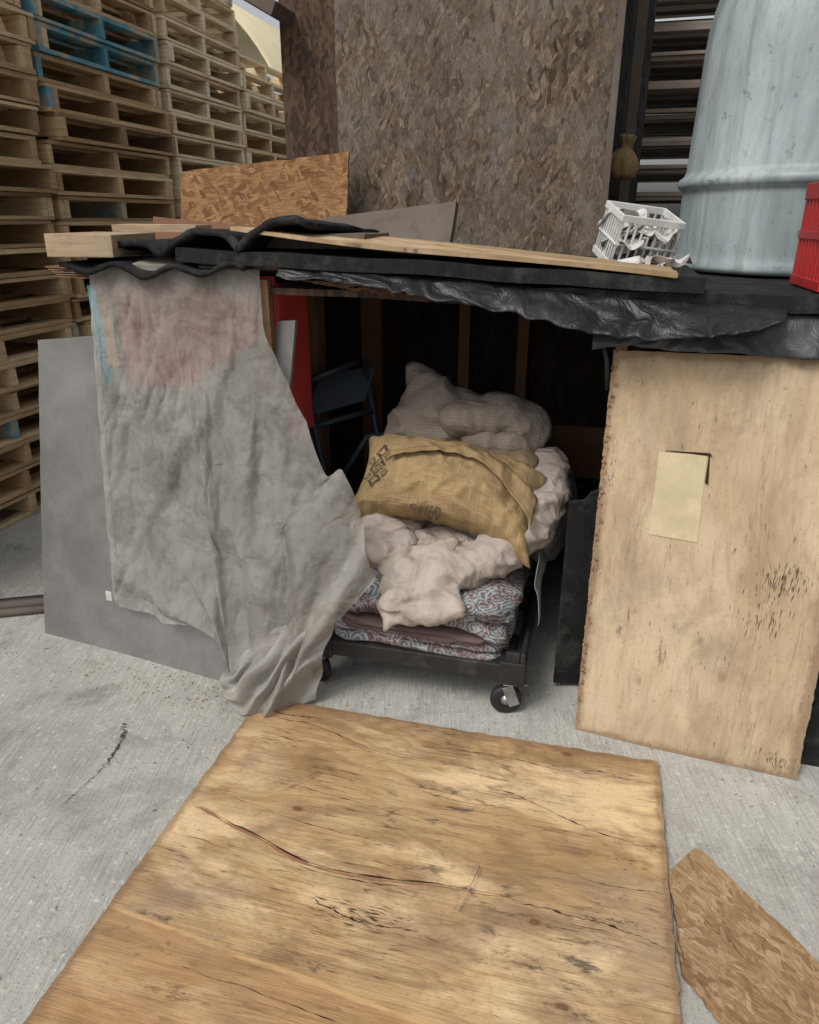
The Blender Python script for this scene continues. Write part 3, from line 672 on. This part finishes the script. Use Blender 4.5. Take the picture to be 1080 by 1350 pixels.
def clothf(u,v):
    lip=max(0,(v-.955)/.045)
    t=1-min(1,v/.955)
    T=interp(top,u);Bo=interp(bot,u);Lf=interp(lef,t);Rt=interp(rig,t)
    p=T*(1-t)+Bo*t+Lf*(1-u)+Rt*u-(interp(top,0)*(1-u)*(1-t)+interp(top,1)*u*(1-t)+interp(bot,0)*(1-u)*t+interp(bot,1)*u*t)
    s,z=p.x,p.y
    d=min(dpan(s,z)-.014,-.026-.03*t)
    if u>.55: d-= .07*(u-.55)*t
    k=min(1,t*3)
    nz=mn.noise(Vector((u*2.2,t*1.0,3))); n2=mn.noise(Vector((u*3+7,t*2.2,5)))
    f1=rdg(u*4.6+.5*nz+.12*n2,.3)*max(.25,.7+.9*n2)
    th=math.atan2((1.03-u)*.7,t*1.1+.03); fr=rdg(th*3.4+.35*nz+.1*n2,.25)*max(.2,.75-.9*n2)
    tl=math.atan2((u+.03)*.7,t*1.1+.03); fl=rdg(tl*2.9+.3*nz,.65)
    tf_=math.atan2((u-.66)*.7,(1.04-t)*1.1+.05); ff=rdg(tf_*2.6+.25*nz,.35)
    cw=rdg(t*6.5+u*1.8+1.1*n2,.5)*max(0,mn.noise(Vector((u*3.4,t*3.1,14)))*2-.1)
    cx=abs(mn.noise(Vector((u*17+t*5,t*9,2))))*.011+abs(mn.noise(Vector((u*30-t*9,t*20,7))))*.005+mn.noise(Vector((u*60,t*50,9)))*.0012
    d-= k*(.034*f1*(.35+.7*t)+.042*fr*u**.7*min(1,t*2)+.024*fl*(1-u)**1.3*min(1,t*2)+.038*ff*t*t*min(1,u*2)+.014*cw)+cx*min(1,t*4+.3)
    if t>.84 and .5<u<.9:
        e=(t-.84)/.16*math.sin(math.pi*(u-.5)/.4); d-=.06*e*(.5+.5*math.sin(t*60+u*25)); 
    s+=.005*mn.noise(Vector((u*9,t*10,4)))+(.004*math.sin(t*11+2) if u==0 else 0)
    z=max(z+.006*mn.noise(Vector((u*12,t*9,9)))*k,.008+.012*abs(mn.noise(Vector((u*30,t*30,1)))))
    if lip>0:
        d+=lip*.20; z=z+.016*math.sin(lip*1.5)+.004*mn.noise(Vector((u*14,lip*2,4)))
    return Vector((s,d,z))
hc=empty('hanging_cloth')
sheet('drape',clothf,260,260,CLOTH,hc,0,True)
def heap(u,v):
    a=interp([(0,(-.57,-.235,0)),(.4,(-.46,-.33,0)),(.75,(-.35,-.28,0)),(1,(-.25,-.20,0))],u)
    b=interp([(0,(-.53,-.20,.10)),(.4,(-.42,-.23,.20)),(.75,(-.31,-.21,.30)),(1,(-.16,-.19,.42))],u)
    p=a.lerp(b,v); p.z+=.006+.03*math.sin(math.pi*v)*(.6+.4*math.sin(u*14+v*5))
    f=rdg((u*1.3-v*.9)*2.6+.4*mn.noise(Vector((u*3,v*3,6))),.35)
    p.y-=.045*f*math.sin(math.pi*min(1,v*1.1+.12)); p.z+=.015*f
    return p+Vector(mn.noise_vector(Vector((u*4,v*3,2))))*.010*(1 if v>0 else .3)
sheet('heap',heap,90,70,CLOTH2,hc,0,True,(.8,.8),0,(.1,.1))
bx=BX(); M=Matrix.Translation((-1.0,-.175,.27))@Matrix.Rotation(.1,4,'Y'); bx.box((0,0,0),(.022,.002,.035),M); bx.obj('care_tag',[PAPER],hc)
# ------------------------------------------------------------ cart
ct=empty('platform_cart')
bx=BX(); L0,R0,F0,B0=-.30,.39,-.13,.66
ym=(F0+B0)/2; xm=(L0+R0)/2
bx.box((xm,F0+.0175,.1625),(R0-L0-.002,.035,.055)); bx.box((xm,B0-.0175,.1625),(R0-L0-.002,.035,.055))
bx.box((L0+.0175,ym,.1625),(.034,B0-F0-.072,.054)); bx.box((R0-.0175,ym,.1625),(.034,B0-F0-.072,.054))
for y in(.05,.27,.48): bx.box((xm,y,.165),(R0-L0-.075,.07,.02))
bx.obj('frame',[CARTM],ct,.005)
bx=BX()
for x in(L0+.035,R0-.035):
    for y in(F0+.032,B0-.032):
        bx.box((x,y,.165),(.08,.078,.08)); sx=1 if x>0 else -1; sy=1 if y>.2 else -1
        bx.box((x+sx*.030,y,.222),(.016,.072,.035)); bx.box((x,y+sy*.028,.222),(.043,.016,.035))
bx.obj('corner_blocks',[CARTM],ct,.004)
bx=BX(); bx.box((R0-.008,ym,.205),(.014,B0-F0-.17,.028)); bx.box((L0+.008,ym,.205),(.014,B0-F0-.17,.028)); bx.obj('side_lips',[CARTM],ct,.003)
def caster(x,y,a,k):
    e=bpy.data.objects.new('caster_%d'%k,None); scene.collection.objects.link(e); e.parent=ct
    Rz=Matrix.Rotation(a,3,'Z'); Wm=Rz@Matrix.Rotation(math.pi/2,3,'X')
    off=Rz@Vector((.022,0,0)); c=Vector((x,y,.05))+off
    lathe('tyre',[(.022,-.014),(.040,-.0145),(.047,-.011),(.050,-.004),(.050,.004),(.047,.011),(.040,.0145),(.022,.014)],c,RUB,e,40,M=Wm)
    lathe('hub',[(0,-.017),(.012,-.017),(.013,-.012),(.024,-.011),(.024,.011),(.013,.012),(.012,.017),(0,.017)],c,STEEL,e,24,M=Wm)
    b=BX()
    for sg in(-1,1):
        Mt=Matrix.Translation(Vector((x,y,.085)))@Matrix.Rotation(a,4,'Z')@Matrix.Translation((.010,sg*.021,-.012))@Matrix.Rotation(.35,4,'Y')
        b.box((0,0,0),(.034,.003,.075),Mt)
    Mt=Matrix.Translation(Vector((x,y,.116)))@Matrix.Rotation(a,4,'Z')
    b.box((0,0,0),(.05,.046,.008),Mt); b.box((0,0,.006),(.075,.07,.004),Mt)
    b.obj('fork',[STEEL],e,.0015)
for k,(x,y,a) in enumerate([(L0+.03,F0+.035,2.6),(R0-.03,F0+.035,.25+math.pi),(L0+.03,B0-.035,1.2),(R0-.03,B0-.035,2.2)]): caster(x,y,a,k+1)
# ------------------------------------------------------------ folded blankets
def folded(name,x0,x1,y0,y1,z0,th,nl,mat,par,seed,sk=0.,amp=.012):
    for k in range(nl):
        hz=th/nl; zc=z0+hz*(k+.5); n=130; vs=[];fs=[];uv=[]
        cx=(x0+x1)/2;cy=(y0+y1)/2;hx=(x1-x0)/2;hy=(y1-y0)/2
        rings=[(0.001,1),(.3,1),(.5,1),(.7,1),(.85,1),(.95,.85),(.99,.5),(1.0,0),(.99,-.5),(.95,-.85),(.85,-1),(.5,-1),(0.001,-1)]
        for j,(rr,hh) in enumerate(rings):
            for i in range(n):
                a=2*math.pi*i/n; c_,s_=math.cos(a),math.sin(a)
                e=.22; x=abs(c_)**e*(1 if c_>0 else -1); y=abs(s_)**e*(1 if s_>0 else -1)
                px=cx+x*hx*rr+sk*k*.01; py=cy+y*hy*rr
                wob=amp*mn.noise(Vector((px*7+seed,py*7,k*1.7+seed)))
                px+=wob*1.3*rr; py+=(amp*1.8*mn.noise(Vector((px*6,py*2+k*3,seed+4)))+amp*.7*mn.noise(Vector((px*19,k*3,seed+4))))*rr
                pz=zc+hh*hz*.52+amp*1.2*mn.noise(Vector((px*6,py*6,seed+k*.35)))+(amp*1.1*abs(mn.noise(Vector((px*14,py*14,seed))))if hh>0 else 0)-(amp*.9*abs(mn.noise(Vector((px*11,2,seed+k)))) if (j in(5,6,7,8,9) and y<0) else 0)
                vs.append(Vector((px,py,pz))); uv.append((px,py+pz*1.0))
        for j in range(len(rings)-1):
            for i in range(n):
                fs.append((j*n+i,(j+1)*n+i,(j+1)*n+(i+1)%n,j*n+(i+1)%n))
        mk('%s_layer_%d'%(name,k),vs,fs,mat,par,True,uv)
b1=empty('paisley_quilt'); folded('under',-.245,.335,-.115,.60,.185,.05,2,PAIS,b1,2.2)
b2=empty('brown_blanket'); folded('fold',-.21,.30,-.125,.58,.235,.035,2,BRN,b2,5.1,-.6)
folded('top',-.265,.345,-.12,.60,.268,.110,3,PAIS,b1,8.3,.8,.028)
# ------------------------------------------------------------ bedding
path=[(0,(.37,.34,.68)),(.2,(.375,.20,.61)),(.4,(.31,.08,.50)),(.6,(.17,-.01,.445)),(.78,(.05,-.05,.42)),(.9,(-.05,.0,.45)),(1,(-.12,.06,.52))]
parts=[('e',(.10,.16,.43),(.22,.22,.06),None),('e',(-.08,.16,.47),(.07,.16,.09),None)]
for i in range(30):
    t=i/29; p=interp(path,t); r=.060+.007*math.sin(t*9)
    if .7<t<.9: r*=.8
    parts.append(('e',tuple(p),(r*1.1,r*1.1,r*.85),None))
Dg=Vector((-.12,-.15,-.15)).normalized(); Pg=Vector((.9,-.35,-.1)); Pg=(Pg-Dg*Pg.dot(Dg)).normalized()
cv,cf,_=pillow_mesh((.055,-.085,.405),(Dg+Pg),(Pg-Dg),.125,.125,.038,20,.45)
parts.append(('m',cv,cf)); parts.append(('e',(.01,-.14,.36),(.05,.03,.05),None))
remeshed('duvet',parts,.0065,lambda p,n:crease(p,6,.016,1,(1,1,1.6))+crease(p,12,.013,4,(1,1,2))+crease(p,27,.004,9),DUV,None,4)
remeshed('rolled_blanket',[('e',(.10,.55,.50),(.28,.32,.26),None),('e',(.40,.42,.50),(.08,.25,.16),None)],.012,lambda p,n:crease(p,6,.015,3)+crease(p,15,.006,5),SHEETM,None,6)
# burlap sack pillow
ax=Vector((1,.0,-.13)).normalized(); ay=Vector((.12,.72,.70)); ay=(ay-ax*ay.dot(ax)).normalized()
pc=Vector((.095,.15,.655)); SW,SH,ST=.305,.155,.105
pv,pf,puv=pillow_mesh(pc,ax,ay,SW,SH,ST,80,.42)
az=ax.cross(ay)
def sackd(p):
    return crease(p,6,.013,2)+crease(p,13,.012,6)+crease(p,30,.004,3)
def sbend(x): return ay*(-.05*(x/.3)**2)+Vector((0,0,-.015*max(0,x-.15)/.15 if x>.15 else 0))
pv2=[]
for p,(x,y) in zip(pv,puv):
    l=(p-pc); side=1 if l.dot(az)>0 else -1
    ed=.006*mn.noise(Vector((x*40,y*40,1)))
    pv2.append(p+az*side*sackd(p)*min(1,abs(l.dot(az))*25)+sbend(x)+ay*ed)
bs=empty('burlap_sack'); mk('sack_body',pv2,pf,BURL,bs,True,puv)
def surf(x,y):
    uu=x/SW; vv=y/SH
    z=ST*max(0.0,(1-min(1,uu*uu))*(1-min(1,vv*vv)))**.42
    p=pc+ax*x+ay*y+az*z
    return p+az*sackd(p)*min(1,z*25)+sbend(x)
def flap(u,v):
    x=-.19+.47*u; top_=.04+.05*math.sin(u*2.8)-.05*max(0,u-.62)
    y=top_-(.026+.07*u*u)*v
    return surf(x,y)+az*(.004+.018*v+.008*mn.noise(Vector((u*9,v*3,1))))
sheet('mouth_flap',flap,70,8,BURL2,bs,.003,True,(.52,.08),0,(.1,.2))
cu=bpy.data.curves.new('t','FONT'); cu.body='91/60'; cu.size=.04; cu.offset=.0004
o=bpy.data.objects.new('t',cu); scene.collection.objects.link(o)
dg=bpy.context.evaluated_depsgraph_get(); me=bpy.data.meshes.new_from_object(o.evaluated_get(dg)); bpy.data.objects.remove(o)
mk('printed_number',[surf(-.09+v.co.x*1.1,-.150+v.co.y)+az*.003 for v in me.vertices],[tuple(p.vertices) for p in me.polygons],SCUF,bs)
# top pillow / folded comforter
ax2=Vector((1,.05,-.30)).normalized(); ay2=Vector((.28,.45,.85)); ay2=(ay2-ax2*ay2.dot(ax2)).normalized()
tv,tf,_=pillow_mesh((.035,.40,.785),ax2,ay2,.20,.15,.085,24,.5)
parts=[('m',tv,tf)]
for i in range(14):
    t=i/13; parts.append(('e',(.10+.22*t,.34+.04*t,.83-.035*t+.02*math.sin(t*3.14)),(.06,.075,.045+.012*math.sin(t*3.1)),None))
parts.append(('e',(.22,.36,.765),(.14,.09,.04),None))
remeshed('pillow',parts,.007,lambda p,n:crease(p,6,.018,11,(1,1,1.8))+crease(p,13,.012,5)+crease(p,30,.003,9),PIL,None,3)
remeshed('tan_blanket',[('e',(.15,.32,.71),(.20,.12,.045),None),('e',(.28,.29,.70),(.09,.09,.05),None)],.01,lambda p,n:crease(p,9,.012,3)+crease(p,22,.005,5),TANC,None,4)
def rs(u,v): return Vector((.395+.015*math.sin(v*3+1)*u+.02*v,.0+.28*u,.47-.20*v*(1-.4*u)))+Vector(mn.noise_vector(Vector((u*3,v*3,3))))*.012
sheet('grey_bedsheet',rs,24,24,SHEETM,None,.002,True)
# ------------------------------------------------------------ folding frame inside, left
fc=empty('folding_chair')
tube('leg_1',[(-.30,.50,.98),(-.22,.45,.60),(-.16,.38,.12)],.011,BLUEM,fc)
tube('leg_2',[(-.36,.35,.55),(-.26,.40,.72),(-.20,.45,.72),(-.12,.52,.55),(-.08,.55,.3)],.011,BLUEM,fc)
tube('rail',[(-.44,.30,.93),(-.30,.45,.98)],.011,BLUEM,fc); tube('rail_2',[(-.46,.30,.76),(-.26,.46,.80)],.011,BLUEM,fc)
tube('leg_3',[(-.46,.28,1.0),(-.40,.32,.60),(-.36,.36,.1)],.011,BLUEM,fc)
panel('seat',(-.46,.32,.80),(-.28,.44,.84),(-.26,.52,.95),(-.44,.42,.93),.01,BLUEM,fc,3,3)
# ------------------------------------------------------------ rail on ground at left
rl=empty('steel_rail')
for k,(o_,r_,m_) in enumerate([(0,.020,DKW),(.05,.016,RUB),(-.055,.016,DKW)]):
    tube('bar_%d'%k,[(-3.2,-.75+o_,r_),(-1.62,.06+o_,r_),(-1.30,.22+o_,r_)],r_,m_,rl)
# ------------------------------------------------------------ stains, chips, straw
sliver([(-.80,-.45),(-.765,-.50),(-.745,-.56),(-.73,-.66)],.012,.003,'ground_crack',STAIN,None,0,4,True)
sliver([(-.73,-.62),(-.74,-.72),(-.75,-.80)],.0022,.003,'ground_crack',STAIN,None,0,9,True)
random.seed(21)
bx=BX()
for i in range(1000):
    s=random.uniform(-1.7,1.4)
    if random.random()<.45: s=random.gauss(-.55,.25)
    d=random.uniform(-1.3,.2) if random.random()<.4 else random.gauss(-.22,.08)
    if -.45<s<.82 and d<-.22: continue
    l=random.uniform(.002,.010); w=random.uniform(.0008,.0022)
    M=Matrix.Translation((s,d,.0025))@Matrix.Rotation(random.uniform(0,3.14),4,'Z')
    bx.box((0,0,0),(l,w,.0012),M,random.choice([0,0,0,1]))
bx.obj('ground_debris',[LUMB,BRW])
# ------------------------------------------------------------ camera
cam=bpy.data.cameras.new('cam'); co=bpy.data.objects.new('camera',cam); scene.collection.objects.link(co)
co.location=(0,0,1.44); co.rotation_euler=(math.radians(90-22.1),0,0)
cam.sensor_fit='HORIZONTAL'; cam.sensor_width=36; cam.lens=946/1080*36; cam.clip_start=.02; cam.clip_end=500
scene.camera=co
# ------------------------------------------------------------ light
w=bpy.data.worlds.new('World'); scene.world=w; w.use_nodes=True; nt=w.node_tree
el,az_=math.radians(52),math.radians(225)
sky=nt.nodes.new('ShaderNodeTexSky'); sky.sky_type='NISHITA'; sky.sun_disc=False; sky.sun_elevation=el; sky.sun_rotation=az_; sky.dust_density=5; sky.air_density=1.0
hs=nt.nodes.new('ShaderNodeHueSaturation'); hs.inputs['Saturation'].default_value=.2
nt.links.new(sky.outputs[0],hs.inputs['Color']); nt.links.new(hs.outputs[0],nt.nodes['Background'].inputs[0]); nt.nodes['Background'].inputs[1].default_value=.15
sl=bpy.data.lights.new('sun','SUN'); sl.energy=1.5; sl.angle=math.radians(18); sl.color=(1,.97,.92)
so=bpy.data.objects.new('sun',sl); scene.collection.objects.link(so)
dirv=Vector((math.sin(az_)*math.cos(el),math.cos(az_)*math.cos(el),math.sin(el)))
so.rotation_euler=dirv.to_track_quat('Z','Y').to_euler()
scene.view_settings.view_transform='Standard'; scene.view_settings.look='None'; scene.view_settings.exposure=0
